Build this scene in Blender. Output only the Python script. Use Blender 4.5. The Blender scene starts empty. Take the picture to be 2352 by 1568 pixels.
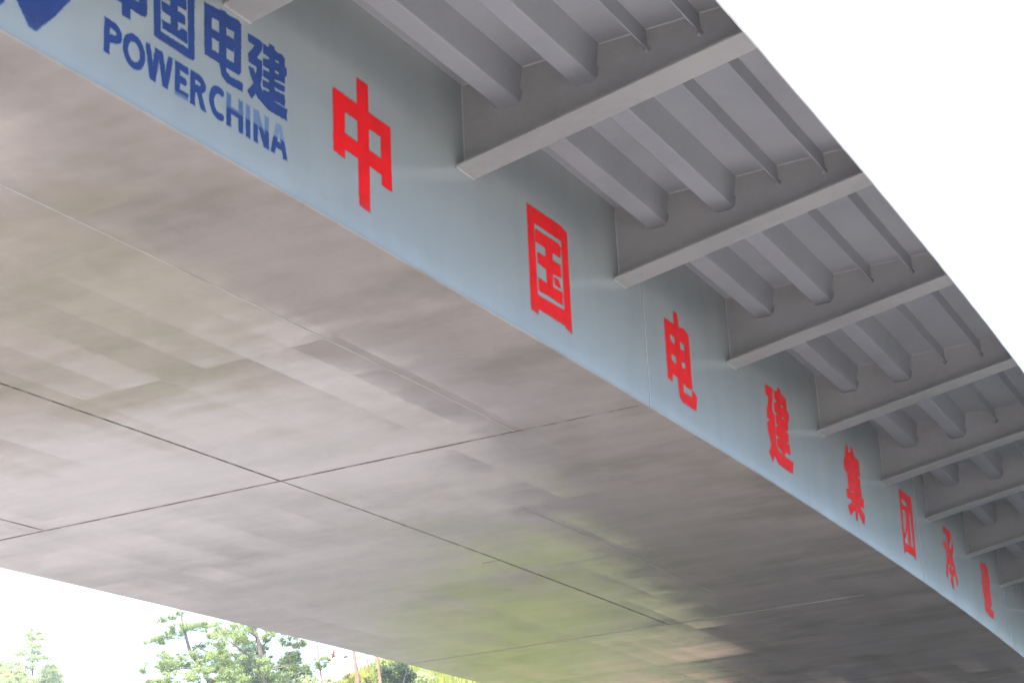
import bpy, bmesh, math, random
import numpy as np
from mathutils import Vector, Matrix
from mathutils.geometry import delaunay_2d_cdt

scene = bpy.context.scene
COL = scene.collection

# ------------------------------------------------------------------ camera
CAM = Vector((6.034, 0.0, -4.773))
YAW, PITCH, ROLL = 0.4805, 0.3300, -0.0796
cy_, sy_, cp_, sp_ = math.cos(YAW), math.sin(YAW), math.cos(PITCH), math.sin(PITCH)
fwd = Vector((-sy_ * cp_, cy_ * cp_, sp_))
rgt = Vector((cy_, sy_, 0.0))
upv = rgt.cross(fwd)
cr_, sr_ = math.cos(ROLL), math.sin(ROLL)
rgt, upv = cr_ * rgt + sr_ * upv, -sr_ * rgt + cr_ * upv
cam_data = bpy.data.cameras.new("camera")
cam_data.sensor_width = 36.0
cam_data.lens = 4275.75 / 2352.0 * 36.0
cam_data.clip_start = 0.1
cam_data.clip_end = 3000.0
cam = bpy.data.objects.new("camera", cam_data)
cam.matrix_world = Matrix(((rgt.x, upv.x, -fwd.x, CAM.x),
                           (rgt.y, upv.y, -fwd.y, CAM.y),
                           (rgt.z, upv.z, -fwd.z, CAM.z),
                           (0, 0, 0, 1)))
COL.objects.link(cam)
scene.camera = cam

# ------------------------------------------------------------------ sky, sun, exposure
SUN_EL = math.radians(58)
SUN_DIR = Vector((0.08, -0.9968, 0)).normalized() * math.cos(SUN_EL) + Vector((0, 0, math.sin(SUN_EL)))
world = bpy.data.worlds.new("World")
scene.world = world
world.use_nodes = True
wn, wl = world.node_tree.nodes, world.node_tree.links
sky = wn.new("ShaderNodeTexSky")
sky.sky_type = 'NISHITA'
sky.sun_disc = False
sky.sun_elevation = SUN_EL
sky.sun_rotation = math.atan2(SUN_DIR.x, SUN_DIR.y)
sky.air_density = 1.0
sky.dust_density = 2.2
sky.ozone_density = 1.0
wl.new(sky.outputs[0], wn["Background"].inputs[0])
wn["Background"].inputs[1].default_value = 0.15

sun_data = bpy.data.lights.new("sun", 'SUN')
sun_data.energy = 4.0
sun_data.angle = math.radians(0.5)
sun_data.color = (1.0, 0.965, 0.92)
sun = bpy.data.objects.new("sun", sun_data)
sun.rotation_euler = SUN_DIR.to_track_quat('Z', 'Y').to_euler()
sun.location = (40, -30, 60)
COL.objects.link(sun)

scene.view_settings.view_transform = 'Standard'
scene.view_settings.look = 'None'
scene.view_settings.exposure = 2.5
scene.view_settings.gamma = 1.0
scene.view_settings.use_curve_mapping = False

# ------------------------------------------------------------------ helpers
GROUND = -6.40          # level of the yard under the bridge
RAD = 1.0 / 0.0031732   # plan radius of the bridge axis


def W(x, s, z):
    """bridge coordinates (x outward from web, s along, z up) to world"""
    a = s / RAD
    return ((RAD + x) * math.cos(a) - RAD, (RAD + x) * math.sin(a), z + 0.00003 * s * s)


def tag(o, label=None, cat=None, group=None, kind=None):
    if label: o["label"] = label
    if cat: o["category"] = cat
    if group: o["group"] = group
    if kind: o["kind"] = kind
    return o


def link(name, me, mat=None, parent=None, smooth=False):
    o = bpy.data.objects.new(name, me)
    COL.objects.link(o)
    if mat is not None and len(me.materials) == 0:
        me.materials.append(mat)
    if parent is not None:
        o.parent = parent
    if smooth:
        me.polygons.foreach_set("use_smooth", [True] * len(me.polygons))
    return o


def empty(name, loc):
    o = bpy.data.objects.new(name, None)
    o.location = loc
    COL.objects.link(o)
    return o


class MB:
    def __init__(self):
        self.v, self.f, self.uv = [], [], []

    def quad(self, idx, uv=None):
        self.f.append(tuple(idx))
        self.uv.append(uv if uv else [(0, 0)] * len(idx))

    def sweep(self, prof, ss, closed=True, us=None, caps=True, fn=W):
        """profile of (x, z) swept along the list of stations ss"""
        n, b = len(prof), len(self.v)
        for s in ss:
            for (x, z) in prof:
                self.v.append(fn(x, s, z))
        us = us or [p[0] for p in prof]
        m = n if closed else n - 1
        for i in range(len(ss) - 1):
            for j in range(m):
                k = (j + 1) % n
                self.quad((b + i * n + j, b + i * n + k, b + (i + 1) * n + k, b + (i + 1) * n + j),
                          [(us[j], ss[i]), (us[k], ss[i]), (us[k], ss[i + 1]), (us[j], ss[i + 1])])
        if closed and caps:
            self.quad([b + j for j in range(n)][::-1])
            e = b + (len(ss) - 1) * n
            self.quad([e + j for j in range(n)])
        return self

    def box(self, x0, x1, s0, s1, z0, z1, fn=W):
        return self.sweep([(x0, z0), (x1, z0), (x1, z1), (x0, z1)], [s0, s1], fn=fn)

    def tube(self, pts, radii, sides=7):
        b = len(self.v)
        pts = [Vector(p) for p in pts]
        for i, p in enumerate(pts):
            d = (pts[min(i + 1, len(pts) - 1)] - pts[max(i - 1, 0)]).normalized()
            a = d.orthogonal().normalized() if abs(d.z) < .95 else Vector((1, 0, 0))
            a = (a - d * a.dot(d)).normalized()
            c = d.cross(a)
            for k in range(sides):
                t = 2 * math.pi * k / sides
                self.v.append(tuple(p + radii[i] * (math.cos(t) * a + math.sin(t) * c)))
        for i in range(len(pts) - 1):
            for k in range(sides):
                k2 = (k + 1) % sides
                self.quad((b + i * sides + k, b + i * sides + k2, b + (i + 1) * sides + k2, b + (i + 1) * sides + k))
        self.quad([b + (len(pts) - 1) * sides + k for k in range(sides)])
        return self

    def build(self, name, mat, parent=None, smooth=False, fix=True):
        me = bpy.data.meshes.new(name)
        me.from_pydata(self.v, [], self.f)
        uvl = me.uv_layers.new(name="UVMap")
        flat = [c for f in self.uv for p in f for c in p]
        uvl.data.foreach_set("uv", flat)
        if fix:
            bm = bmesh.new()
            bm.from_mesh(me)
            bmesh.ops.recalc_face_normals(bm, faces=bm.faces)
            bm.to_mesh(me)
            bm.free()
        me.update()
        return link(name, me, mat, parent, smooth)


def stations(a, b, step=0.75):
    n = max(1, int(math.ceil((b - a) / step)))
    return [a + (b - a) * i / n for i in range(n + 1)]


# ------------------------------------------------------------------ materials
def new_mat(name):
    m = bpy.data.materials.new(name)
    m.use_nodes = True
    nt = m.node_tree
    return m, nt, nt.nodes, nt.links, nt.nodes["Principled BSDF"]


def node(nt, typ, **kw):
    n = nt.nodes.new(typ)
    for k, v in kw.items():
        setattr(n, k, v)
    return n


def vmath(nt, op, a, b=None, scale=None):
    n = node(nt, "ShaderNodeVectorMath", operation=op)
    for i, q in enumerate((a, b)):
        if q is None: continue
        if hasattr(q, "is_linked") or hasattr(q, "links"):
            nt.links.new(q, n.inputs[i])
        else:
            n.inputs[i].default_value = q
    if scale is not None:
        if hasattr(scale, "links"):
            nt.links.new(scale, n.inputs["Scale"])
        else:
            n.inputs["Scale"].default_value = scale
    return n.outputs[0]


def math_n(nt, op, a, b=None, c=None, clamp=False):
    n = node(nt, "ShaderNodeMath", operation=op, use_clamp=clamp)
    for i, q in enumerate((a, b, c)):
        if q is None: continue
        if hasattr(q, "links"):
            nt.links.new(q, n.inputs[i])
        else:
            n.inputs[i].default_value = q
    return n.outputs[0]


def ramp(nt, fac, stops):
    r = node(nt, "ShaderNodeValToRGB")
    cr = r.color_ramp
    while len(cr.elements) > 1:
        cr.elements.remove(cr.elements[-1])
    cr.elements[0].position, cr.elements[0].color = stops[0][0], (*stops[0][1], 1)
    for p, c in stops[1:]:
        e = cr.elements.new(p)
        e.color = (*c, 1)
    nt.links.new(fac, r.inputs[0])
    return r.outputs[0]


def noise(nt, vec, scale, detail=4, rough=.55, dim='3D'):
    n = node(nt, "ShaderNodeTexNoise", noise_dimensions=dim)
    n.inputs["Scale"].default_value = scale
    n.inputs["Detail"].default_value = detail
    n.inputs["Roughness"].default_value = rough
    nt.links.new(vec, n.inputs["Vector"])
    return n


def scaled(nt, vec, sc, off=(0, 0, 0)):
    m = node(nt, "ShaderNodeMapping")
    m.inputs["Scale"].default_value = sc
    m.inputs["Location"].default_value = off
    nt.links.new(vec, m.inputs["Vector"])
    return m.outputs[0]


STEEL = (0.29, 0.29, 0.295)


def steel_mat(name, base=STEEL, rough=0.36, tilt=0.0, tilt_scale=(1, 1, 1), stain=0.10, cells=False, spec=0.5, cell_amp=0.0, streak=None, blotch=0, ior=1.5):
    """grey marine paint on steel plate; the plate itself is slightly wavy"""
    m, nt, N, L, bsdf = new_mat(name)
    uv = node(nt, "ShaderNodeUVMap", uv_map="UVMap").outputs[0]
    geo = node(nt, "ShaderNodeNewGeometry")
    pos = geo.outputs["Position"]
    n1 = noise(nt, pos, 0.9, 5, .6)
    n2 = noise(nt, pos, 14.0, 4, .7)
    f = math_n(nt, 'ADD', math_n(nt, 'MULTIPLY', n1.outputs[0], .75), math_n(nt, 'MULTIPLY', n2.outputs[0], .25))
    if streak:          # faint rain streaks down a plate, or brush-wide tone bands across the soffit
        ns = noise(nt, scaled(nt, uv, streak), 1.0, 4, .6)
        f = math_n(nt, 'ADD', math_n(nt, 'MULTIPLY', f, .55), math_n(nt, 'MULTIPLY', ns.outputs[0], .45))
    lo = tuple(c * (1 - stain) for c in base)
    hi = tuple(min(1, c * (1 + stain * .6)) for c in base)
    col = ramp(nt, f, [(.36, lo), (.5, base), (.64, hi)])
    if blotch:          # large soft olive-brown dirt marks
        nb = noise(nt, scaled(nt, uv, (.5, .55, 1), (2.3, 4.1, 0)), 1.0, 4, .6)
        bf = ramp(nt, nb.outputs[0], [(.50, (0, 0, 0)), (.68, (blotch,) * 3)])
        q = node(nt, "ShaderNodeMix", data_type='RGBA')
        L.new(bf, q.inputs[0]); L.new(col, q.inputs[6])
        q.inputs[7].default_value = (base[0] * .62, base[1] * .62, base[2] * .54, 1)
        col = q.outputs[2]
    L.new(col, bsdf.inputs["Base Color"])
    bsdf.inputs["Specular IOR Level"].default_value = spec
    bsdf.inputs["IOR"].default_value = ior
    bsdf.inputs["Roughness"].default_value = rough
    if tilt or cells:
        t = None
        if tilt:
            na = noise(nt, scaled(nt, uv, tilt_scale), 1.0, 3, .5)
            t = vmath(nt, 'SCALE', vmath(nt, 'SUBTRACT', na.outputs["Color"], (.5, .5, .5)), None, tilt * 2)
            if cells:
                nf = noise(nt, scaled(nt, uv, (1.0, 5.5, 1), (5, 1, 0)), 1.0, 2, .5)
                t = vmath(nt, 'ADD', t, vmath(nt, 'SCALE', vmath(nt, 'SUBTRACT', nf.outputs["Color"], (.5, .5, .5)), None, tilt * 1.3))
        if cells:
            q = scaled(nt, uv, (1 / .41, 1 / 2.975, 1), (-.1, -8.41 / 2.975, 0))
            fl = vmath(nt, 'FLOOR', q)
            fr = vmath(nt, 'SUBTRACT', vmath(nt, 'FRACTION', q), (.5, .5, .5))
            wnz = node(nt, "ShaderNodeTexWhiteNoise", noise_dimensions='3D')
            L.new(fl, wnz.inputs["Vector"])
            rnd = vmath(nt, 'SCALE', vmath(nt, 'SUBTRACT', wnz.outputs["Color"], (.5, .5, .5)), None, cell_amp * 2)
            pil = vmath(nt, 'MULTIPLY', fr, (cell_amp * .9, cell_amp * .9, 0))
            both = vmath(nt, 'ADD', rnd, pil)
            t = vmath(nt, 'ADD', t, both) if t is not None else both
        if cells:      # horizontal plate: tilt in X and Y
            t = vmath(nt, 'MULTIPLY', t, (1, 1, 0))
        else:          # vertical plate: tilt along the bridge and a little in Z
            t = vmath(nt, 'MULTIPLY', t, (0, 1, .35))
        nrm = vmath(nt, 'NORMALIZE', vmath(nt, 'ADD', geo.outputs["Normal"], t))
        L.new(nrm, bsdf.inputs["Normal"])
        if cells:       # dusty satin paint: matt coat under a sheen that never becomes a full mirror
            dif = node(nt, "ShaderNodeBsdfDiffuse")
            glo = node(nt, "ShaderNodeBsdfGlossy")
            fre = node(nt, "ShaderNodeFresnel")
            fre.inputs["IOR"].default_value = 1.53
            glo.inputs["Roughness"].default_value = rough
            L.new(col, dif.inputs["Color"])
            for q in (dif, glo, fre):
                L.new(nrm, q.inputs["Normal"])
            mxs = node(nt, "ShaderNodeMixShader")
            L.new(math_n(nt, 'MINIMUM', fre.outputs[0], .42), mxs.inputs[0])
            L.new(dif.outputs[0], mxs.inputs[1]); L.new(glo.outputs[0], mxs.inputs[2])
            L.new(mxs.outputs[0], N["Material Output"].inputs["Surface"])
    return m


M = {}
M['soffit'] = steel_mat("soffit_paint", base=(.345, .312, .278), rough=.13, tilt=.030, tilt_scale=(.45, 1.2, 1), stain=.17, cells=True, cell_amp=.0145, spec=.58, streak=(.5, 2.2, 1), blotch=.75)
M['web'] = steel_mat("web_paint", base=(.255, .287, .292), rough=.20, tilt=.022, tilt_scale=(.45, 2.2, 1), stain=.06, spec=.95, ior=1.9, streak=(.5, 3.0, 1))
M['plate'] = steel_mat("bracket_paint", base=(.262, .262, .258), rough=.42, stain=.14)
M['rib'] = steel_mat("rib_paint", base=(.250, .262, .280), rough=.38, stain=.12)
M['edge'] = steel_mat("edge_blown_out_paint", base=(.62, .63, .64), rough=.4, stain=.05)  # base raised to white so the edge blows out as if sunlit
M['weld'] = steel_mat("weld_paint", base=(.305, .308, .31), rough=.5, stain=.25)


def seam_mat(name, dark, light, scale, lo, hi):
    m, nt, N, L, b = new_mat(name)
    geo = node(nt, "ShaderNodeNewGeometry")
    n = noise(nt, geo.outputs["Position"], scale, 3, .6)
    L.new(ramp(nt, n.outputs[0], [(lo, dark), (hi, light)]), b.inputs["Base Color"])
    b.inputs["Roughness"].default_value = .55
    return m


M['seam_dark'] = seam_mat("seam_dark", (.09, .072, .06), (.29, .275, .255), 4.5, .45, .58)
M['seam_pale'] = seam_mat("seam_pale", (.46, .44, .41), (.34, .325, .30), 1.6, .40, .60)


def spray_mat(name, col, thin):
    m, nt, N, L, b = new_mat(name)
    a = node(nt, "ShaderNodeAttribute", attribute_name="edge").outputs["Fac"]
    fade = node(nt, "ShaderNodeAttribute", attribute_name="cover").outputs["Fac"]
    geo = node(nt, "ShaderNodeNewGeometry")
    n = noise(nt, geo.outputs["Position"], 34, 4, .75)
    n2 = noise(nt, geo.outputs["Position"], 5, 3, .6)
    d = math_n(nt, 'ADD', a, math_n(nt, 'MULTIPLY', math_n(nt, 'SUBTRACT', n.outputs[0], .5), .022))
    mr = node(nt, "ShaderNodeMapRange", interpolation_type='SMOOTHSTEP')
    mr.inputs["From Min"].default_value = .014
    mr.inputs["From Max"].default_value = -.006
    L.new(d, mr.inputs["Value"])
    cov = math_n(nt, 'MULTIPLY', mr.outputs[0], fade)
    cov = math_n(nt, 'MULTIPLY', cov, math_n(nt, 'ADD', math_n(nt, 'MULTIPLY', n2.outputs[0], .55), .70), clamp=True)
    L.new(ramp(nt, cov, [(.15, thin), (.75, col)]), b.inputs["Base Color"])
    b.inputs["Roughness"].default_value = .6
    b.inputs["Specular IOR Level"].default_value = .06
    tr = node(nt, "ShaderNodeBsdfTransparent")
    mx = node(nt, "ShaderNodeMixShader")
    L.new(cov, mx.inputs[0])
    L.new(tr.outputs[0], mx.inputs[1])
    L.new(b.outputs[0], mx.inputs[2])
    L.new(mx.outputs[0], nt.nodes["Material Output"].inputs["Surface"])
    return m


M['red'] = spray_mat("red_spray_paint", (.66, .0025, .006), (.6, .015, .02))
M['blue'] = spray_mat("blue_spray_paint", (.020, .045, .165), (.06, .24, .56))


def leaf_mat(name, dark, mid, light, trans=.5):
    m, nt, N, L, b = new_mat(name)
    a = node(nt, "ShaderNodeAttribute", attribute_name="tone").outputs["Fac"]
    c = ramp(nt, a, [(0, dark), (.5, mid), (1, light)])
    L.new(c, b.inputs["Base Color"])
    b.inputs["Roughness"].default_value = .6
    t = node(nt, "ShaderNodeBsdfTranslucent")
    L.new(c, t.inputs[0])
    mx = node(nt, "ShaderNodeMixShader")
    mx.inputs[0].default_value = trans
    L.new(b.outputs[0], mx.inputs[1])
    L.new(t.outputs[0], mx.inputs[2])
    L.new(mx.outputs[0], nt.nodes["Material Output"].inputs["Surface"])
    return m


M['pine'] = leaf_mat("pine_needles", (.12, .165, .075), (.25, .325, .115), (.40, .455, .17))
M['pale_leaf'] = leaf_mat("washed_out_leaves", (.20, .25, .12), (.34, .40, .18), (.44, .47, .22), .55)  # leaf colour lightened to carry the haze and overexposure
M['far_pine'] = leaf_mat("bluish_pine_needles", (.065, .105, .07), (.13, .19, .12), (.22, .29, .15))
M['bush'] = leaf_mat("dark_bush_leaves", (.025, .055, .028), (.06, .11, .045), (.13, .19, .055))
M['reed'] = leaf_mat("reed_blades", (.16, .20, .03), (.27, .30, .045), (.38, .38, .08))


def bark_mat(name, a, c):
    m, nt, N, L, b = new_mat(name)
    geo = node(nt, "ShaderNodeNewGeometry")
    n = noise(nt, scaled(nt, geo.outputs["Position"], (3, 3, .8)), 3.0, 5, .65)
    L.new(ramp(nt, n.outputs[0], [(.35, a), (.65, c)]), b.inputs["Base Color"])
    b.inputs["Roughness"].default_value = .9
    return m


M['bark'] = bark_mat("grey_bark", (.05, .04, .035), (.12, .095, .08))
M['red_bark'] = bark_mat("red_pine_bark", (.13, .06, .04), (.26, .14, .09))
M['dead'] = bark_mat("dead_needles", (.14, .07, .035), (.24, .13, .06))


def concrete_mat():
    m, nt, N, L, b = new_mat("abutment_concrete")
    geo = node(nt, "ShaderNodeNewGeometry")
    n = noise(nt, geo.outputs["Position"], .8, 6, .65)
    L.new(ramp(nt, n.outputs[0], [(.3, (.30, .25, .22)), (.7, (.46, .38, .34))]), b.inputs["Base Color"])
    b.inputs["Roughness"].default_value = .85
    return m


M['concrete'] = concrete_mat()
PAINT = {
    'zhong': [
        ('+', [(9.831, 1.193), (9.974, 1.195), (9.969, 0.239), (9.832, 0.25)]),
        ('+', [(9.521, 0.995), (9.662, 0.996), (9.651, 0.528), (9.518, 0.539)]),
        ('+', [(10.14, 0.984), (10.271, 0.986), (10.271, 0.502), (10.141, 0.508)]),
        ('+', [(9.521, 0.995), (10.271, 0.986), (10.267, 0.87), (9.52, 0.88)]),
        ('+', [(9.519, 0.712), (10.27, 0.693), (10.268, 0.581), (9.515, 0.603)]),
    ],
    'guo': [
        ('+', [(12.466, 1.17), (13.108, 1.188), (13.233, 1.164), (13.225, 0.264), (13.102, 0.283), (13.104, 0.299), (12.589, 0.301), (12.577, 0.252), (12.453, 0.262)]),
        ('-', [(12.583, 1.045), (13.114, 1.056), (13.099, 0.429), (12.584, 0.413)]),
        ('+', [(12.605, 0.992), (13.052, 1.002), (13.089, 0.986), (13.072, 0.892), (12.6, 0.888)]),
        ('+', [(12.785, 0.922), (12.915, 0.91), (12.891, 0.528), (12.776, 0.533)]),
        ('+', [(12.622, 0.796), (12.774, 0.798), (12.901, 0.814), (13.065, 0.815), (13.065, 0.711), (12.906, 0.699), (12.775, 0.698), (12.628, 0.712)]),
        ('+', [(12.616, 0.574), (12.787, 0.569), (12.903, 0.571), (13.073, 0.582), (13.066, 0.47), (12.803, 0.475), (12.619, 0.466)]),
        ('-', [(12.899, 0.687), (13.052, 0.683), (13.066, 0.596), (12.909, 0.593)]),
        ('+', [(12.928, 0.67), (13.011, 0.671), (13.05, 0.609), (12.941, 0.612)]),
    ],
    'dian': [
        ('+', [(15.684, 1.169), (15.777, 1.169), (15.789, 1.132), (15.802, 1.009), (15.665, 1.024)]),
        ('+', [(15.417, 1.027), (15.655, 1.032), (15.808, 1.033), (15.936, 1.059), (16.063, 1.035), (16.05, 0.473), (15.905, 0.467), (15.808, 0.489), (15.672, 0.507), (15.542, 0.512), (15.517, 0.43), (15.41, 0.44)]),
        ('-', [(15.533, 0.911), (15.666, 0.902), (15.661, 0.824), (15.556, 0.833)]),
        ('-', [(15.539, 0.715), (15.664, 0.71), (15.666, 0.627), (15.538, 0.639)]),
        ('-', [(15.8, 0.908), (15.913, 0.903), (15.911, 0.822), (15.8, 0.815)]),
        ('-', [(15.803, 0.701), (15.907, 0.713), (15.91, 0.637), (15.808, 0.633)]),
        ('-', [(15.934, 0.921), (15.916, 0.916), (15.889, 0.631), (15.906, 0.636)]),
        ('+', [(15.673, 0.515), (15.811, 0.505), (15.797, 0.387), (16.03, 0.388), (16.049, 0.469), (16.172, 0.426), (16.121, 0.278), (15.761, 0.28), (15.689, 0.315)]),
    ],
    'jian': [
        ('+', [(18.447, 1.133), (18.715, 1.145), (18.666, 0.997), (18.625, 0.926), (18.637, 0.868), (18.686, 0.843), (18.686, 0.782), (18.674, 0.645), (18.65, 0.518), (18.682, 0.465), (18.787, 0.433), (18.957, 0.422), (19.255, 0.424), (19.19, 0.287), (18.913, 0.284), (18.685, 0.291), (18.563, 0.361), (18.471, 0.27), (18.377, 0.363), (18.468, 0.442), (18.456, 0.523), (18.408, 0.585), (18.395, 0.69), (18.523, 0.744), (18.415, 0.755), (18.432, 0.85), (18.503, 0.946), (18.525, 1.018), (18.441, 1.026)]),
        ('+', [(18.759, 1.138), (18.859, 1.15), (18.895, 1.203), (19.005, 1.205), (19.018, 1.158), (19.198, 1.14), (19.18, 1.01), (19.249, 0.989), (19.235, 0.91), (19.187, 0.887), (19.163, 0.775), (19.046, 0.757), (19.163, 0.725), (19.143, 0.628), (18.975, 0.621), (19.179, 0.593), (19.16, 0.498), (19.002, 0.498), (18.945, 0.443), (18.849, 0.447), (18.839, 0.475), (18.693, 0.498), (18.699, 0.578), (18.812, 0.597), (18.695, 0.626), (18.717, 0.722), (18.843, 0.742), (18.719, 0.765), (18.727, 0.853), (18.845, 0.871), (18.703, 0.896), (18.713, 0.991), (18.843, 1.014), (18.748, 1.042)]),
        ('-', [(18.966, 1.033), (19.045, 1.034), (19.037, 0.998), (18.97, 0.997)]),
        ('-', [(18.973, 0.896), (19.049, 0.899), (19.038, 0.867), (18.976, 0.867)]),
    ],
    'ji': [
        ('+', [(21.7, 1.191), (21.786, 1.155), (21.772, 1.096), (21.874, 1.098), (21.908, 1.182), (22.029, 1.187), (22.052, 1.095), (22.272, 1.086), (22.258, 0.992), (22.039, 0.978), (22.257, 0.964), (22.246, 0.878), (22.009, 0.857), (22.238, 0.834), (22.22, 0.754), (21.977, 0.733), (22.232, 0.722), (22.232, 0.625), (21.971, 0.619), (22.307, 0.591), (22.287, 0.483), (22.072, 0.47), (22.295, 0.382), (22.215, 0.257), (22.118, 0.273), (21.96, 0.387), (21.897, 0.24), (21.816, 0.252), (21.817, 0.374), (21.58, 0.262), (21.481, 0.357), (21.689, 0.431), (21.691, 0.472), (21.497, 0.481), (21.482, 0.565), (21.628, 0.597), (21.615, 0.687), (21.61, 0.822), (21.516, 0.809), (21.48, 0.889), (21.592, 1.023)]),
        ('-', [(21.759, 0.99), (21.838, 0.986), (21.854, 0.976), (21.758, 0.962)]),
        ('-', [(21.734, 0.854), (21.846, 0.857), (21.838, 0.839), (21.735, 0.834)]),
        ('-', [(21.713, 0.731), (21.826, 0.737), (21.818, 0.717), (21.716, 0.714)]),
        ('-', [(21.678, 0.598), (21.853, 0.619), (21.841, 0.589), (21.707, 0.569)]),
    ],
    'tuan': [
        ('+', [(24.438, 1.165), (25.18, 1.176), (25.156, 0.899), (25.085, 0.279), (24.967, 0.316), (24.503, 0.305), (24.348, 0.257)]),
        ('-', [(24.54, 1.06), (25.02, 1.042), (25.011, 0.443), (24.52, 0.413), (24.467, 0.462)]),
        ('+', [(24.514, 0.963), (24.724, 0.963), (24.996, 0.996), (25.002, 0.93), (24.813, 0.906), (24.506, 0.903)]),
        ('+', [(24.841, 1.035), (24.972, 1.042), (24.838, 0.45), (24.694, 0.447), (24.725, 0.599)]),
        ('+', [(24.7, 0.884), (24.909, 0.89), (24.817, 0.744), (24.534, 0.501), (24.4, 0.45), (24.712, 0.725)]),
    ],
    'cheng': [
        ('+', [(27.343, 1.179), (27.897, 1.179), (27.897, 1.079), (27.343, 1.079)]),
        ('+', [(27.919, 1.099), (27.658, 0.943), (27.607, 1.029), (27.868, 1.185)]),
        ('+', [(27.68, 1.085), (27.68, 0.271), (27.56, 0.271), (27.56, 1.085)]),
        ('+', [(27.618, 0.266), (27.466, 0.351), (27.504, 0.421), (27.657, 0.336)]),
        ('+', [(27.464, 0.883), (27.776, 0.883), (27.776, 0.798), (27.464, 0.798)]),
        ('+', [(27.464, 0.725), (27.776, 0.725), (27.776, 0.64), (27.464, 0.64)]),
        ('+', [(27.431, 0.567), (27.809, 0.567), (27.809, 0.482), (27.431, 0.482)]),
        ('+', [(27.22, 0.932), (27.458, 0.932), (27.458, 0.842), (27.22, 0.842)]),
        ('+', [(27.489, 0.903), (27.438, 0.63), (27.339, 0.649), (27.391, 0.921)]),
        ('+', [(27.449, 0.658), (27.262, 0.365), (27.178, 0.419), (27.364, 0.712)]),
        ('+', [(28.02, 0.962), (27.802, 0.765), (27.741, 0.831), (27.959, 1.029)]),
        ('+', [(27.81, 0.879), (27.933, 0.606), (27.833, 0.561), (27.71, 0.834)]),
        ('+', [(27.903, 0.668), (28.081, 0.424), (27.984, 0.353), (27.806, 0.597)]),
    ],
    'jian_last': [
        ('+', [(30.383, 1.133), (30.651, 1.145), (30.602, 0.997), (30.561, 0.926), (30.573, 0.868), (30.622, 0.843), (30.622, 0.782), (30.61, 0.645), (30.586, 0.518), (30.618, 0.465), (30.723, 0.433), (30.893, 0.422), (31.191, 0.424), (31.126, 0.287), (30.849, 0.284), (30.621, 0.291), (30.499, 0.361), (30.407, 0.27), (30.313, 0.363), (30.404, 0.442), (30.392, 0.523), (30.344, 0.585), (30.331, 0.69), (30.459, 0.744), (30.351, 0.755), (30.368, 0.85), (30.439, 0.946), (30.461, 1.018), (30.377, 1.026)]),
        ('+', [(30.695, 1.138), (30.795, 1.15), (30.831, 1.203), (30.941, 1.205), (30.954, 1.158), (31.134, 1.14), (31.116, 1.01), (31.185, 0.989), (31.171, 0.91), (31.123, 0.887), (31.099, 0.775), (30.982, 0.757), (31.099, 0.725), (31.079, 0.628), (30.911, 0.621), (31.115, 0.593), (31.096, 0.498), (30.938, 0.498), (30.881, 0.443), (30.785, 0.447), (30.775, 0.475), (30.629, 0.498), (30.635, 0.578), (30.748, 0.597), (30.631, 0.626), (30.653, 0.722), (30.779, 0.742), (30.655, 0.765), (30.663, 0.853), (30.781, 0.871), (30.639, 0.896), (30.649, 0.991), (30.779, 1.014), (30.684, 1.042)]),
        ('-', [(30.902, 1.033), (30.981, 1.034), (30.973, 0.998), (30.906, 0.997)]),
        ('-', [(30.909, 0.896), (30.985, 0.899), (30.974, 0.867), (30.912, 0.867)]),
    ],
    'emblem': [
        ('+', [(6.463, 0.246), (6.559, 0.139), (6.611, 0.137), (6.746, 0.284), (6.872, 0.443), (6.871, 0.49), (6.426, 0.283)]),
        ('+', [(6.268, 0.21), (6.381, 0.262), (6.361, 0.194), (6.317, 0.147), (6.273, 0.123)]),
    ],
    'blue_zhong': [
        ('+', [(7.288, 1.039), (7.357, 1.042), (7.374, 0.547), (7.308, 0.546)]),
        ('+', [(7.452, 0.951), (7.514, 0.953), (7.524, 0.65), (7.518, 0.636), (7.505, 0.623), (7.477, 0.618), (7.458, 0.62)]),
        ('+', [(7.156, 0.683), (7.459, 0.681), (7.474, 0.617), (7.157, 0.62)]),
        ('+', [(7.149, 0.942), (7.206, 0.942), (7.213, 0.618), (7.157, 0.62)]),
        ('+', [(7.149, 0.942), (7.514, 0.95), (7.515, 0.886), (7.151, 0.88)]),
    ],
    'blue_guo': [
        ('+', [(7.576, 1.082), (7.969, 1.101), (7.976, 0.557), (7.961, 0.542), (7.919, 0.535), (7.613, 0.54), (7.598, 0.547)]),
        ('-', [(7.637, 1.035), (7.907, 1.046), (7.921, 0.588), (7.652, 0.59)]),
        ('+', [(7.67, 0.671), (7.747, 0.673), (7.811, 0.669), (7.844, 0.674), (7.846, 0.697), (7.904, 0.697), (7.906, 0.623), (7.674, 0.625)]),
        ('+', [(7.74, 1.004), (7.804, 1.006), (7.813, 0.667), (7.751, 0.668)]),
        ('+', [(7.66, 0.788), (7.742, 0.792), (7.81, 0.791), (7.872, 0.792), (7.883, 0.784), (7.883, 0.741), (7.812, 0.729), (7.744, 0.735), (7.671, 0.736), (7.665, 0.747)]),
        ('+', [(7.655, 0.901), (7.884, 0.899), (7.893, 0.892), (7.893, 0.84), (7.809, 0.836), (7.656, 0.831)]),
    ],
    'blue_dian': [
        ('+', [(8.075, 0.974), (8.431, 1.004), (8.453, 0.989), (8.449, 0.659), (8.428, 0.637), (8.233, 0.634), (8.083, 0.633)]),
        ('-', [(8.146, 0.908), (8.229, 0.919), (8.229, 0.828), (8.146, 0.826)]),
        ('-', [(8.146, 0.773), (8.229, 0.778), (8.228, 0.69), (8.149, 0.684)]),
        ('-', [(8.297, 0.906), (8.386, 0.913), (8.385, 0.851), (8.297, 0.847)]),
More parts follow.
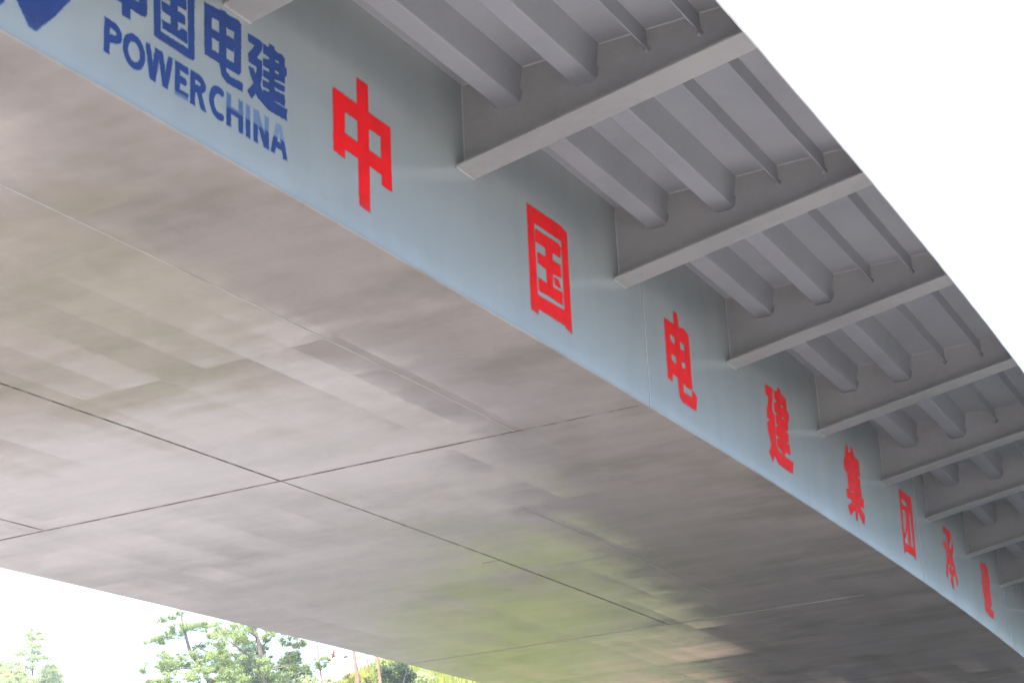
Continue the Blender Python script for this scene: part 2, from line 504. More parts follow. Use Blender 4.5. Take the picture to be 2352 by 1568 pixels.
        ('-', [(8.296, 0.767), (8.371, 0.773), (8.378, 0.77), (8.386, 0.924), (8.392, 0.916), (8.384, 0.689), (8.294, 0.686)]),
        ('+', [(8.239, 0.998), (8.295, 1.002), (8.295, 0.639), (8.295, 0.602), (8.337, 0.583), (8.468, 0.592), (8.468, 0.541), (8.304, 0.533), (8.256, 0.56), (8.237, 0.615)]),
    ],
    'blue_jian': [
        ('+', [(8.532, 0.961), (8.651, 0.968), (8.682, 0.962), (8.681, 0.914), (8.618, 0.835), (8.679, 0.829), (8.681, 0.737), (8.661, 0.658), (8.688, 0.62), (8.782, 0.604), (8.958, 0.609), (8.956, 0.532), (8.755, 0.528), (8.636, 0.565), (8.611, 0.589), (8.568, 0.534), (8.526, 0.565), (8.594, 0.642), (8.561, 0.687), (8.54, 0.737), (8.588, 0.741), (8.616, 0.699), (8.629, 0.775), (8.541, 0.775), (8.535, 0.822), (8.611, 0.914), (8.536, 0.917)]),
        ('+', [(8.699, 0.96), (8.76, 0.962), (8.767, 0.988), (8.817, 0.993), (8.825, 0.968), (8.914, 0.973), (8.937, 0.961), (8.935, 0.899), (8.957, 0.896), (8.955, 0.849), (8.934, 0.833), (8.936, 0.788), (8.821, 0.773), (8.82, 0.751), (8.935, 0.76), (8.934, 0.723), (8.819, 0.712), (8.819, 0.685), (8.934, 0.699), (8.936, 0.624), (8.817, 0.619), (8.817, 0.594), (8.759, 0.59), (8.76, 0.606), (8.696, 0.608), (8.697, 0.64), (8.761, 0.65), (8.761, 0.67), (8.694, 0.668), (8.694, 0.708), (8.762, 0.714), (8.762, 0.738), (8.695, 0.737), (8.696, 0.781), (8.763, 0.788), (8.764, 0.815), (8.696, 0.814), (8.697, 0.858), (8.765, 0.876), (8.766, 0.899), (8.698, 0.903)]),
        ('-', [(8.826, 0.913), (8.875, 0.918), (8.875, 0.893), (8.825, 0.89)]),
        ('-', [(8.824, 0.835), (8.873, 0.839), (8.873, 0.815), (8.823, 0.812)]),
    ],
}
LETTERS = {'P0': (7.159, 7.304, 0.255, 0.462), 'O1': (7.321, 7.512, 0.254, 0.463), 'W2': (7.526, 7.765, 0.254, 0.463), 'E3': (7.797, 7.917, 0.253, 0.464), 'R4': (7.944, 8.095, 0.253, 0.465), 'C5': (8.132, 8.274, 0.253, 0.466), 'H6': (8.306, 8.472, 0.253, 0.466), 'I7': (8.505, 8.552, 0.252, 0.467), 'N8': (8.59, 8.751, 0.252, 0.468), 'A9': (8.781, 8.952, 0.253, 0.469)}

# ------------------------------------------------------------------ terrain
HCX, HCY = 6.034 - 140 * math.sin(.36), 140 * math.cos(.36)


def hill(x, y):
    a = 30 * np.exp(-((x - HCX) ** 2 + (y - HCY) ** 2) / (2 * 42 ** 2)) - 1.0
    b = 22 * np.exp(-((x - 25) ** 2 + (y - 150) ** 2) / (2 * 40 ** 2)) - 1.0
    c = 25 * np.exp(-((x + 125) ** 2 + (y - 105) ** 2) / (2 * 40 ** 2)) - 1.0  # west rise, unseen, added to block low sky from the soffit's reflection
    h = np.maximum(np.maximum(a, b), np.maximum(c, 0))
    return h + np.minimum(h * .12, .35) * (np.sin(x * .7 + 1.3 * np.sin(y * .31)) * np.cos(y * .53 + x * .21))


def ground_z(x, y):
    return GROUND + float(hill(np.float64(x), np.float64(y)))


def spot(bearing, dist):
    """place on the hill, by bearing left of the bridge axis and distance from the standpoint"""
    return 6.034 - dist * math.sin(bearing), dist * math.cos(bearing)


def make_ground():
    t = np.linspace(-1, 1, 241)
    ax = 6 * t * 45 + np.sign(t) * (np.abs(t) ** 5) * 1400
    gx, gy = np.meshgrid(ax - 20, ax + 70, indexing='ij')
    gz = GROUND + hill(gx, gy)
    n = len(t)
    v = np.stack([gx.ravel(), gy.ravel(), gz.ravel()], 1)
    i = np.arange(n * n).reshape(n, n)
    f = np.stack([i[:-1, :-1].ravel(), i[1:, :-1].ravel(), i[1:, 1:].ravel(), i[:-1, 1:].ravel()], 1)
    me = bpy.data.meshes.new("ground")
    me.from_pydata(v.tolist(), [], f.tolist())
    m, nt, N, L, b = new_mat("ground_cover")
    pos = node(nt, "ShaderNodeNewGeometry").outputs["Position"]
    sx = node(nt, "ShaderNodeSeparateXYZ")
    L.new(pos, sx.inputs[0])
    n1 = noise(nt, pos, .09, 5, .6)
    n2 = noise(nt, pos, 1.7, 5, .65)
    n3 = noise(nt, pos, .35, 4, .6)
    gravel = ramp(nt, n2.outputs[0], [(.25, (.185, .175, .172)), (.55, (.24, .23, .228)), (.8, (.29, .28, .278))])
    grass = ramp(nt, n3.outputs[0], [(.3, (.028, .042, .005)), (.5, (.060, .080, .008)), (.7, (.088, .102, .016))])
    soil = ramp(nt, n3.outputs[0], [(.3, (.12, .078, .048)), (.7, (.19, .13, .085))])
    # the turf starts beyond the yard, with a ragged edge, and climbs the hill
    g = math_n(nt, 'ADD', sx.outputs[1], math_n(nt, 'MULTIPLY', math_n(nt, 'SUBTRACT', n1.outputs[0], .5), 26))
    mr = node(nt, "ShaderNodeMapRange")
    mr.inputs["From Min"].default_value = 38
    mr.inputs["From Max"].default_value = 42
    L.new(g, mr.inputs["Value"])
    patch = ramp(nt, noise(nt, scaled(nt, pos, (1, 1, 0), (3.1, 7.7, 0)), .12, 3, .5).outputs[0], [(.60, (0, 0, 0)), (.66, (1, 1, 1))])
    # turf on the west slope and on the east bank; bridge end kept dark to darken the soffit's reflection
    lin = math_n(nt, 'ADD', sx.outputs[0], math_n(nt, 'MULTIPLY', sx.outputs[1], .508))
    lin = math_n(nt, 'ADD', lin, math_n(nt, 'MULTIPLY', math_n(nt, 'SUBTRACT', n1.outputs[0], .5), 8))
    ws = node(nt, "ShaderNodeMapRange")
    ws.inputs["From Min"].default_value = 13.5
    ws.inputs["From Max"].default_value = 5.5
    L.new(lin, ws.inputs["Value"])
    far = node(nt, "ShaderNodeMapRange")            # the yard runs on along the west side up to the foot of the slope
    far.inputs["From Min"].default_value = 4.5
    far.inputs["From Max"].default_value = 11.0
    l2 = math_n(nt, 'ADD', sx.outputs[0], math_n(nt, 'MULTIPLY', sx.outputs[1], .645))
    L.new(math_n(nt, 'ADD', l2, math_n(nt, 'MULTIPLY', math_n(nt, 'SUBTRACT', n1.outputs[0], .5), 6)), far.inputs["Value"])
    upr = node(nt, "ShaderNodeMapRange")
    upr.inputs["From Min"].default_value = -2.5
    upr.inputs["From Max"].default_value = -0.5
    L.new(sx.outputs[2], upr.inputs["Value"])
    wf = math_n(nt, 'MULTIPLY', ws.outputs[0], math_n(nt, 'MAXIMUM', far.outputs[0], upr.outputs[0]))
    es = node(nt, "ShaderNodeMapRange")
    es.inputs["From Min"].default_value = 8
    es.inputs["From Max"].default_value = 11
    L.new(sx.outputs[0], es.inputs["Value"])
    fac = math_n(nt, 'MULTIPLY', mr.outputs[0], math_n(nt, 'MAXIMUM', wf, math_n(nt, 'MULTIPLY', es.outputs[0], upr.outputs[0])))
    fac = math_n(nt, 'MAXIMUM', fac, math_n(nt, 'MULTIPLY', patch, wf))
    wx = math_n(nt, 'ADD', sx.outputs[0], 14.0)          # a patch of weeds in the yard
    wy = math_n(nt, 'MULTIPLY', math_n(nt, 'ADD', sx.outputs[1], -23.5), .6)
    wd = math_n(nt, 'SQRT', math_n(nt, 'ADD', math_n(nt, 'MULTIPLY', wx, wx), math_n(nt, 'MULTIPLY', wy, wy)))
    wd = math_n(nt, 'ADD', wd, math_n(nt, 'MULTIPLY', math_n(nt, 'SUBTRACT', n3.outputs[0], .5), 4))
    wr = node(nt, "ShaderNodeMapRange")
    wr.inputs["From Min"].default_value = 2.6
    wr.inputs["From Max"].default_value = 1.4
    L.new(wd, wr.inputs["Value"])
    fac = math_n(nt, 'MAXIMUM', fac, math_n(nt, 'MULTIPLY', wr.outputs[0], .55))
    # unseen ground toned for its bounce: pale near and west, dark far and east
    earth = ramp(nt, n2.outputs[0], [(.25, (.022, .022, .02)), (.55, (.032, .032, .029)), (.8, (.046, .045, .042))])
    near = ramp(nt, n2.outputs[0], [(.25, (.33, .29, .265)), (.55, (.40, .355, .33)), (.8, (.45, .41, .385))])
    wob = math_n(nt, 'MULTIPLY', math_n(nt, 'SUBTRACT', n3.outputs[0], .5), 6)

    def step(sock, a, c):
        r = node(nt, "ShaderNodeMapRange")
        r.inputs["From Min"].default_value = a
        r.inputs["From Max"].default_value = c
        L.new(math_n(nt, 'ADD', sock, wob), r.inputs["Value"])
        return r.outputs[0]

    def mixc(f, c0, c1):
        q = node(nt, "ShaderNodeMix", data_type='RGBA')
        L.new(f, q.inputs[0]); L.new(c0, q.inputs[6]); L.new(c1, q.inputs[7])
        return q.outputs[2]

    dim = step(sx.outputs[1], 31, 37)  # gravel colour darkened beyond here to dim its reflection in the soffit
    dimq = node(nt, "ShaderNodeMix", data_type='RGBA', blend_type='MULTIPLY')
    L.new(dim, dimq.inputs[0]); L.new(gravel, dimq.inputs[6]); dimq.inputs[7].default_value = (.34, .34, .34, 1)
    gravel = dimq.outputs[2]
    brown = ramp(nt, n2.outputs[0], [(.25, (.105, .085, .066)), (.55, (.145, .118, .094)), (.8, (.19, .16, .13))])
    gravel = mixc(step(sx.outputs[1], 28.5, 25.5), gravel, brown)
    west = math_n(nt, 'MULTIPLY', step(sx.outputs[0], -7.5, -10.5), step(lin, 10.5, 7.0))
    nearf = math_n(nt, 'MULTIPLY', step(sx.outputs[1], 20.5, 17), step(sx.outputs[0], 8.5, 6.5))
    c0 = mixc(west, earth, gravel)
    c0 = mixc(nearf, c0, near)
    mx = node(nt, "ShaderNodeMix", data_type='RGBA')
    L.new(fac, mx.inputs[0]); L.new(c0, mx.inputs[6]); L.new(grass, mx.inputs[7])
    # bare red soil of the cutting at the far bridge end
    dx = math_n(nt, 'ADD', sx.outputs[0], 19.0)
    dy = math_n(nt, 'ADD', sx.outputs[1], -58.0)
    d = math_n(nt, 'SQRT', math_n(nt, 'ADD', math_n(nt, 'MULTIPLY', dx, dx), math_n(nt, 'MULTIPLY', dy, dy)))
    d = math_n(nt, 'ADD', d, math_n(nt, 'MULTIPLY', math_n(nt, 'SUBTRACT', n3.outputs[0], .5), 9))
    mr2 = node(nt, "ShaderNodeMapRange")
    mr2.inputs["From Min"].default_value = 7.5
    mr2.inputs["From Max"].default_value = 5.5
    L.new(d, mr2.inputs["Value"])
    mx2 = node(nt, "ShaderNodeMix", data_type='RGBA')
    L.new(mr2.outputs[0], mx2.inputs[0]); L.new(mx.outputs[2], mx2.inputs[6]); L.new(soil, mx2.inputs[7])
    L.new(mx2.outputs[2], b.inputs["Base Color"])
    b.inputs["Roughness"].default_value = .95
    bp = node(nt, "ShaderNodeBump")
    bp.inputs["Distance"].default_value = .05
    L.new(n2.outputs[0], bp.inputs["Height"])
    L.new(bp.outputs[0], b.inputs["Normal"])
    o = link("ground", me, m, None, True)
    tag(o, kind="structure")


make_ground()

# ------------------------------------------------------------------ the bridge
S0, S1 = -22.0, 62.0
H, D0, D1, XE, BOX = 1.783, .735, .332, 2.379, 8.20
FW = .296
XB = -.022                       # web face at its foot


def webx(z):
    return XB + .059 * z / H


def Wj(x, s, z):                 # slightly uneven lower edge
    return W(x, s, z + (.0035 * math.sin(s * 3.7) * math.sin(s * 1.3 + 2) + .002 * math.sin(s * 11.0) if z < H else 0))


bridge = empty("steel_bridge", (0, 0, 0))
tag(bridge, "grey steel box girder bridge overhead, cantilever brackets on its side and painted red characters", "bridge")
ss = stations(S0, S1)

MB().sweep([(-BOX, 0), (0, 0), (0, .016), (-BOX, .016)], ss).build("soffit", M['soffit'], bridge)
web = MB().sweep([(webx(.017), .017), (webx(H), H), (webx(H) - .016, H), (webx(.017) - .016, .017)],
                 stations(S0, S1, .5), us=[0, 1.8, 1.8, 0]).build("web", M['web'], bridge)
MB().sweep([(-BOX + .02, .017), (-BOX + .036, .017), (-BOX - .03, H), (-BOX - .046, H)], ss, us=[0, 0, 1.8, 1.8]).build("web", M['web'], bridge)
MB().sweep([(-BOX - XE + .009, H), (XE - .009, H), (XE - .009, H + .085), (-BOX - XE + .009, H + .085)], ss).build("deck_plate", M['rib'], bridge)
MB().sweep([(XE - .008, H - D1 - .004), (XE + .006, H - D1 - .004), (XE + .006, H + .10), (XE - .008, H + .10)], stations(S0, S1, .2), fn=Wj).build("edge_plate", M['edge'], bridge)
MB().sweep([(-BOX - XE - .006, H - D1 - .004), (-BOX - XE + .008, H - D1 - .004), (-BOX - XE + .008, H + .10), (-BOX - XE - .006, H + .10)], ss).build("edge_plate", M['edge'], bridge)

UR = [.420, 1.058]               # trough rib axes
FL = [1.584, 2.006]              # flat stiffener axes
ZU, ZF = 1.512, 1.618            # their lower edges
HB, HT = .0915, .148


def rib_profile(c):
    p = [(c - HT, H + .005), (c - HB - .002, ZU + .010), (c - HB + .002, ZU + .003), (c - HB + .009, ZU),
         (c + HB - .009, ZU), (c + HB - .002, ZU + .003), (c + HB + .002, ZU + .010), (c + HT, H + .005)]
    return p


for c in UR:
    p = rib_profile(c)
    MB().sweep(p, ss, closed=True).build("trough_rib", M['rib'], bridge)
for c in FL:
    MB().sweep([(c - .006, ZF), (c + .006, ZF), (c + .006, H + .005), (c - .006, H + .005)], ss).build("flat_stiffener", M['rib'], bridge)


def bracket_outline():
    """side view of one bracket plate, notched round the ribs, clockwise from the web top"""
    zt = H - .001
    pts = [(webx(zt) + .001, zt)]
    for c in UR:
        side = lambda z, s: c + s * (HB + (HT - HB) * (z - ZU) / (H - ZU))
        pts += [(c - HT, zt), (side(ZU + .085, -1), ZU + .085), (side(ZU + .07, -1) - .018, ZU + .072), (c - HB - .027, ZU + .035),
                (c - HB - .018, ZU), (c - HB + .006, ZU - .020), (c - HB + .03, ZU - .026),
                (c + HB - .03, ZU - .026), (c + HB - .006, ZU - .020), (c + HB + .018, ZU), (c + HB + .030, ZU + .035),
                (side(ZU + .075, 1) + .022, ZU + .078), (side(ZU + .095, 1), ZU + .095), (c + HT, zt)]
    for c in FL:
        r, zc = .029, ZF + .002
        pts += [(c - .0065, zt)]
        a0 = math.asin(.0065 / r)
        for k in range(13):
            t = math.pi / 2 + a0 + (2 * math.pi - 2 * a0) * k / 12
            pts.append((c + r * math.cos(t), zc + r * math.sin(t)))
        pts += [(c + .0065, zt)]
    pts += [(XE - .009, zt), (XE - .009, H - D1 + .017), (webx(H - D0 + .017) + .001, H - D0 + .017)]
    return pts


def make_bracket(s):
    out = bracket_outline()
    n = len(out)
    cv, ce, cf, _, _, _ = delaunay_2d_cdt([Vector(p) for p in out], [], [list(range(n))], 1, 1e-6)
    bm = bmesh.new()
    lo = [bm.verts.new(W(p.x, s - .007, p.y)) for p in cv]
    hi = [bm.verts.new(W(p.x, s + .007, p.y)) for p in cv]
    cnt = {}
    for f in cf:
        bm.faces.new([lo[i] for i in f])
        bm.faces.new([hi[i] for i in f][::-1])
        for i in range(len(f)):
            e = (f[i], f[(i + 1) % len(f)])
            cnt[tuple(sorted(e))] = cnt.get(tuple(sorted(e)), 0) + 1
    for (i, k), c in cnt.items():
        if c == 1:
            bm.faces.new((lo[k], lo[i], hi[i], hi[k]))
    bmesh.ops.recalc_face_normals(bm, faces=bm.faces)
    me = bpy.data.meshes.new("bracket")
    bm.to_mesh(me)
    bm.free()
    me.uv_layers.new(name="UVMap")
    br = link("bracket", me, M['plate'], bridge)
    # lower flange, inclined
    zi, zo = H - D0, H - D1
    xi = webx(zi) + .002
    fl = MB()
    b = [(xi, s - FW / 2, zi), (xi, s + FW / 2, zi), (XE - .009, s + FW / 2, zo), (XE - .009, s - FW / 2, zo)]
    for dz in (0, .016):
        for (x, q, z) in b:
            fl.v.append(W(x, q, z + dz))
    for f in ((3, 2, 1, 0), (4, 5, 6, 7), (0, 1, 5, 4), (1, 2, 6, 5), (2, 3, 7, 6), (3, 0, 4, 7)):
        fl.quad(f)
    fl.build("flange", M['plate'], br)
    if not 4 < s < 37:
        return br
    # fillet welds: up the web, in runs under the deck, and round the flange foot
    q0, q1 = s - .0072, s - .017

    def bead(p):
        wb = MB()
        wb.v += p
        wb.quad((0, 1, 4, 3)); wb.quad((1, 2, 5, 4)); wb.quad((2, 0, 3, 5))
        wb.build("weld_bead", M['weld'], br)
    p = []
    for z in (H - D0 + .02, H - .012):
        x = webx(z) + .0015
        p += [W(x, q0, z), W(x + .011, q0, z), W(x, q1, z)]
    bead(p)
    for (xa, xb) in [(webx(H) + .012, UR[0] - HT), (UR[0] + HT, UR[1] - HT), (UR[1] + HT, FL[0] - .01), (FL[0] + .01, FL[1] - .01), (FL[1] + .01, XE - .02)]:
        p = []
        for x in (xa, xb):
            p += [W(x, q0, H - .0012), W(x, q0, H - .011), W(x, q1, H - .0012)]
        bead(p)
    rr = random.Random(int(s * 100))
    fb = MB()
    x = webx(zi) + .002
    n_ = 15
    for i in range(n_ + 1):
        q = s - FW / 2 + FW * i / n_
        r = .007 + rr.random() * .005
        fb.v += [W(x, q, zi - r), W(x + r * 1.2, q, zi - .0006), W(x, q, zi + .001)]
    for i in range(n_):
        a = i * 3
        fb.quad((a, a + 1, a + 4, a + 3)); fb.quad((a + 1, a + 2, a + 5, a + 4))
    fb.build("weld_bead", M['weld'], br)
    return br


known = [8.411, 11.398, 14.354, 17.311, 20.542, 23.552, 26.205, 29.326, 32.477]
BR = known + [32.477 + 3.0 * k for k in range(1, 10)] + [8.411 - 3.0 * k for k in range(1, 10)]
for s in BR:
    make_bracket(s)

# butt-weld seams in the plates (each a thin raised bead)


def seam_long(x, s0, s1, w, mat):
    MB().sweep([(x - w / 2, -.0004), (x - w / 4, -.004), (x + w / 4, -.004), (x + w / 2, -.0004)], stations(s0, s1, .5)).build("weld_seam", mat, bridge)


def seam_cross(s, x0, x1, w, mat):
    MB().sweep([(x0, -.0005), (x1, -.0005), (x1, -.004), (x0, -.004)], [s - w / 2, s + w / 2]).build("weld_seam", mat, bridge)


seam_long(-1.283, 4.2, 14.66, .016, M['seam_pale'])
seam_long(-3.850, 4.2, 14.66, .011, M['seam_dark'])
seam_long(-3.850, 14.72, 25.50, .008, M['seam_dark'])
seam_long(-2.525, 17.33, 23.9, .013, M['seam_pale'])
seam_long(-6.75, 4.2, 14.66, .012, M['seam_dark'])
seam_cross(14.69, -BOX + .01, -1.05, .017, M['seam_dark'])
seam_cross(14.69, -1.05, -.005, .010, M['seam_dark'])
seam_cross(25.53, -BOX + .01, -.9, .014, M['seam_pale'])
seam_cross(36.25, -BOX + .01, -.005, .02, M['seam_dark'])
seam_cross(4.17, -BOX + .01, -.005, .02, M['seam_dark'])
for (a, b_) in ((10.2, 14.66), (19.6, 25.50)):       # narrow backing strip, its inner edge a little lower
    MB().sweep([(-4.09, -.001), (-4.09, -.0055), (-3.862, -.0025), (-3.862, -.001)], stations(a, b_)).build("backing_strip", M['soffit'], bridge)
for s in (14.90, 25.45, 35.95, 46.4, 4.4):
    MB().sweep([(webx(.02) + .0004, .02), (webx(.02) + .004, .02), (webx(1.77) + .004, 1.77), (webx(1.77) + .0004, 1.77)],
               [s - .007, s + .007]).build("weld_seam", M['weld'], bridge)

# ------------------------------------------------------------------ painted lettering on the web


def poly_sd(P, X, Z):
    P = np.array(P, float)
    d = np.full(X.shape, 1e9)
    ins = np.zeros(X.shape, bool)
    for i in range(len(P)):
        a, c = P[i], P[(i + 1) % len(P)]
        e = c - a
        wx, wz = X - a[0], Z - a[1]
        t = np.clip((wx * e[0] + wz * e[1]) / max(e @ e, 1e-12), 0, 1)
        d = np.minimum(d, (wx - e[0] * t) ** 2 + (wz - e[1] * t) ** 2)
        cond = ((a[1] <= Z) != (c[1] <= Z))
        if abs(e[1]) > 1e-12:
            xi = a[0] + (Z - a[1]) / e[1] * e[0]
            ins ^= cond & (X < xi)
    return np.where(ins, -1, 1) * np.sqrt(d)


def stroke_sd(pts, hw, X, Z):
    d = np.full(X.shape, 1e9)
    for i in range(len(pts) - 1):
        a, c = np.array(pts[i]), np.array(pts[i + 1])
        e = c - a
        wx, wz = X - a[0], Z - a[1]
        t = np.clip((wx * e[0] + wz * e[1]) / max(e @ e, 1e-12), 0, 1)
        d = np.minimum(d, (wx - e[0] * t) ** 2 + (wz - e[1] * t) ** 2)
    return np.sqrt(d) - hw


def painted(name, ext, sdf, cell, mat, cover, label):
    s0, s1, z0, z1 = ext
    m = .035
    gs = np.arange(s0 - m, s1 + m, cell)
    gz = np.arange(max(z0 - m, .03), min(z1 + m, 1.74), cell)
    X, Z = np.meshgrid(gs, gz, indexing='ij')
    d = sdf(X, Z)
    cv = cover(X, Z)
    nS, nZ = X.shape
    idx = np.arange(nS * nZ).reshape(nS, nZ)
    f = np.stack([idx[:-1, :-1], idx[1:, :-1], idx[1:, 1:], idx[:-1, 1:]], -1).reshape(-1, 4)
    dd = d.ravel()
    f = f[dd[f].min(1) < .016]
    used = np.unique(f)
    remap = np.full(nS * nZ, -1)
    remap[used] = np.arange(len(used))
    f = remap[f]
    v = [W(webx(z) + .0025, s, z) for s, z in zip(X.ravel()[used], Z.ravel()[used])]
    me = bpy.data.meshes.new(name)
    me.from_pydata(v, [], f.tolist())
    for an, arr in (("edge", dd[used]), ("cover", cv.ravel()[used])):
        a = me.attributes.new(an, 'FLOAT', 'POINT')
        a.data.foreach_set("value", np.asarray(arr, np.float32))
    o = link(name, me, mat, bridge)
    tag(o, label)
    return o


def poly_char(key, cell, mat, cover, name, label):
    ops = PAINT[key]
    P = np.array([p for _, q in ops for p in q])

    def sdf(X, Z):
        d = np.full(X.shape, 9.)
        for op, q in ops:
            e = poly_sd(q, X, Z)
            d = np.minimum(d, e) if op == '+' else np.maximum(d, -e)
        return d
    painted(name, (P[:, 0].min(), P[:, 0].max(), P[:, 1].min(), P[:, 1].max()), sdf, cell, mat, cover, label)


def cover_red(X, Z):
    low = np.clip((Z - .23) / .16, 0, 1)
    return .62 + .38 * low


def cover_blue(X, Z):
    return np.full(X.shape, .97) - .25 * np.clip((.33 - Z) / .25, 0, 1)


ordinal = ["first", "second", "third", "fourth", "fifth", "sixth", "seventh", "eighth"]
for i, (key, cell) in enumerate((("zhong", .008), ("guo", .008), ("dian", .009), ("jian", .010), ("ji", .011), ("tuan", .012), ("cheng", .013), ("jian_last", .014))):
    poly_char(key, cell, M['red'], cover_red, "painted_character", ordinal[i] + " red spray-painted character along the web, counted from the nearest")
for key, lab in (("emblem", "blue painted emblem cut by the photo corner"), ("blue_zhong", "blue painted character partly cut off at the top"),
                 ("blue_guo", "blue painted character in a square frame"), ("blue_dian", "blue painted character with a hooked tail under the bracket flange"),
                 ("blue_jian", "last blue painted character before the red ones")):
    poly_char(key, .007, M['blue'], cover_blue, "painted_emblem" if key == "emblem" else "painted_character", lab)


def latin(ch, w, h, t):
    """stroke skeletons of a humanist sans capital in a w x h box, stroke thickness t"""
    a, b, T = t / 2, w - t / 2, h - t / 2
    arc = lambda cx, cz, rx, rz, t0, t1, n=16: [(cx + rx * math.cos(math.radians(t0 + (t1 - t0) * i / n)), cz + rz * math.sin(math.radians(t0 + (t1 - t0) * i / n))) for i in range(n + 1)]
    lo, hi, R = -t, h + t, w + t
    if ch == 'P': return [[(a, lo), (a, hi)], [(a, T), (w * .45, T)] + arc(w * .45, h * .70, b - w * .45, T - h * .70, 90, -90) + [(a, h * .40)]]
    if ch == 'O': return [arc(w / 2, h / 2, w / 2 - a, h / 2 - a, 0, 360, 32)]
    if ch == 'W': return [[(a * .1, hi), (w * .29, lo)], [(w * .23, lo), (w * .47, hi)], [(w * .50, hi), (w * .77, lo)], [(w * .70, lo), (w - a * .1, hi)]]
    if ch == 'E': return [[(a, lo), (a, hi)], [(a, T), (R, T)], [(a, h * .52), (b * .86, h * .52)], [(a, a), (R, a)]]
    if ch == 'R': return [[(a, lo), (a, hi)], [(a, T), (w * .45, T)] + arc(w * .45, h * .73, b * .94 - w * .45, T - h * .73, 90, -90) + [(a, h * .485)], [(w * .50, h * .52), (w * .98, lo)]]
    if ch == 'C': return [arc(w * .66, h / 2, w * .66 - a, h / 2 - a, 68, 292, 24)]
    if ch == 'H': return [[(a, lo), (a, hi)], [(b, lo), (b, hi)], [(a, h * .52), (b, h * .52)]]
    if ch == 'I': return [[(w / 2, lo), (w / 2, hi)]]
    if ch == 'N': return [[(a, lo), (a, hi)], [(a * .6, hi), (w - a * .6, lo)], [(b, lo), (b, hi)]]
    if ch == 'A': return [[(a * .1, lo), (w * .53, hi)], [(w * .47, hi), (w - a * .1, lo)], [(w * .22, h * .32), (w * .78, h * .32)]]


for key, (s0, s1, z0, z1) in LETTERS.items():
    ch = key[0]
    t = .040 if ch != 'O' else .038
    st = latin(ch, s1 - s0, z1 - z0, t)
    worn = {'H': .55, 'I': .50, 'N': .42, 'A': .34}.get(ch)

    def sdf(X, Z, st=st, s0=s0, z0=z0, t=t):
        d = np.full(X.shape, 9.)
        for p in st:
            d = np.minimum(d, stroke_sd([(s0 + x, z0 + z) for x, z in p], t / 2, X, Z))
        return np.maximum(d, np.maximum(np.maximum(s0 - X, X - s1), np.maximum(z0 - Z, Z - z1)))

    def cover(X, Z, s0=s0, z0=z0, z1=z1, worn=worn, ch=ch):
        c = np.full(X.shape, .95)
        v = (Z - z0) / (z1 - z0)
        if worn: c = c - (c - worn) * np.clip((v - .48) / .12, 0, 1) - .12 * np.clip((.12 - v) / .12, 0, 1)
        if ch == 'E': c = c - .45 * np.clip((.16 - v) / .12, 0, 1)
        return c
    painted("painted_letter", (s0, s1, z0, z1), sdf, .006, M['blue'], cover, "blue painted letter " + ch)

# ------------------------------------------------------------------ abutments that carry the girder ends


def abutment(s, face, label):
    root = empty("abutment", W(-BOX / 2, s, GROUND))
    tag(root, label, "abutment", "abutments at the bridge ends")
    p = Vector(W(-BOX / 2, s, GROUND))
    loc = lambda x, q, z: tuple(Vector(W(x, q, z)) - p)
    zt = W(0, s, 0)[2]
    b = min(s + face * .2, s + face * 2.2), max(s + face * .2, s + face * 2.2)
    MB().box(-BOX - 1.4, 1.4, b[0], b[1], GROUND - 1.5, zt - .45, fn=loc).build("wall", M['concrete'], root)
    MB().box(-BOX - 1.7, 1.7, b[0] - .25, b[1] + .25, zt - .45, zt - .12, fn=loc).build("cap", M['concrete'], root)
    for x in (-BOX + .8, -.8):
        MB().box(x - .35, x + .35, (b[0] + b[1]) / 2 - .35, (b[0] + b[1]) / 2 + .35, zt - .12, zt - .001, fn=loc).build("bearing", M['bark'], root)


abutment(59.5, 1, "concrete abutment under the far end of the bridge beside the hill")
abutment(-19.5, -1, "concrete abutment under the near end of the bridge behind the viewer")

# ------------------------------------------------------------------ trees, shrubs, grass on the hill


def leaves(blobs, size, seed, shell=.35):
    """small leaf blades through a list of ellipsoids ((x, y, z), (rx, ry, rz), count)"""
    rng = np.random.default_rng(seed)
    V, T = [], []
    for (c, r, n) in blobs:
        d = rng.normal(size=(n, 3))
        d /= np.linalg.norm(d, axis=1)[:, None]
        rad = (shell + (1 - shell) * rng.random(n)) * (1 + .22 * np.sin(d[:, 0] * 5 + d[:, 1] * 4 + seed + c[0]))
        p = np.array(c) + d * rad[:, None] * np.array(r)
        u = rng.normal(size=(n, 3)); u /= np.linalg.norm(u, axis=1)[:, None]
        w = np.cross(u, rng.normal(size=(n, 3))); w /= np.linalg.norm(w, axis=1)[:, None] + 1e-9
        l = size * (.6 + .8 * rng.random(n))[:, None]
        V.append(np.stack([p - u * l * .5, p + w * l * .28, p + u * l * .5, p - w * l * .28], 1))
        clump = rng.random()
        T.append(np.clip(.30 * clump + .70 * rng.random(n) + .1 * d[:, 2], 0, 1))
    V = np.concatenate(V).reshape(-1, 3)
    T = np.concatenate(T)
    return V, T


def crown(blobs, size, seed, mat, parent, name="crown", shell=.35):
    V, T = leaves(blobs, size, seed, shell)
    n = len(T)
    me = bpy.data.meshes.new(name)
    me.from_pydata(V.tolist(), [], np.arange(4 * n).reshape(n, 4).tolist())
    a = me.attributes.new("tone", 'FLOAT', 'FACE')
    a.data.foreach_set("value", T.astype(np.float32))
    return link(name, me, mat, parent)


def view_axes(bearing):
    return Vector((math.cos(bearing), math.sin(bearing), 0)), Vector((-math.sin(bearing), math.cos(bearing), 0))


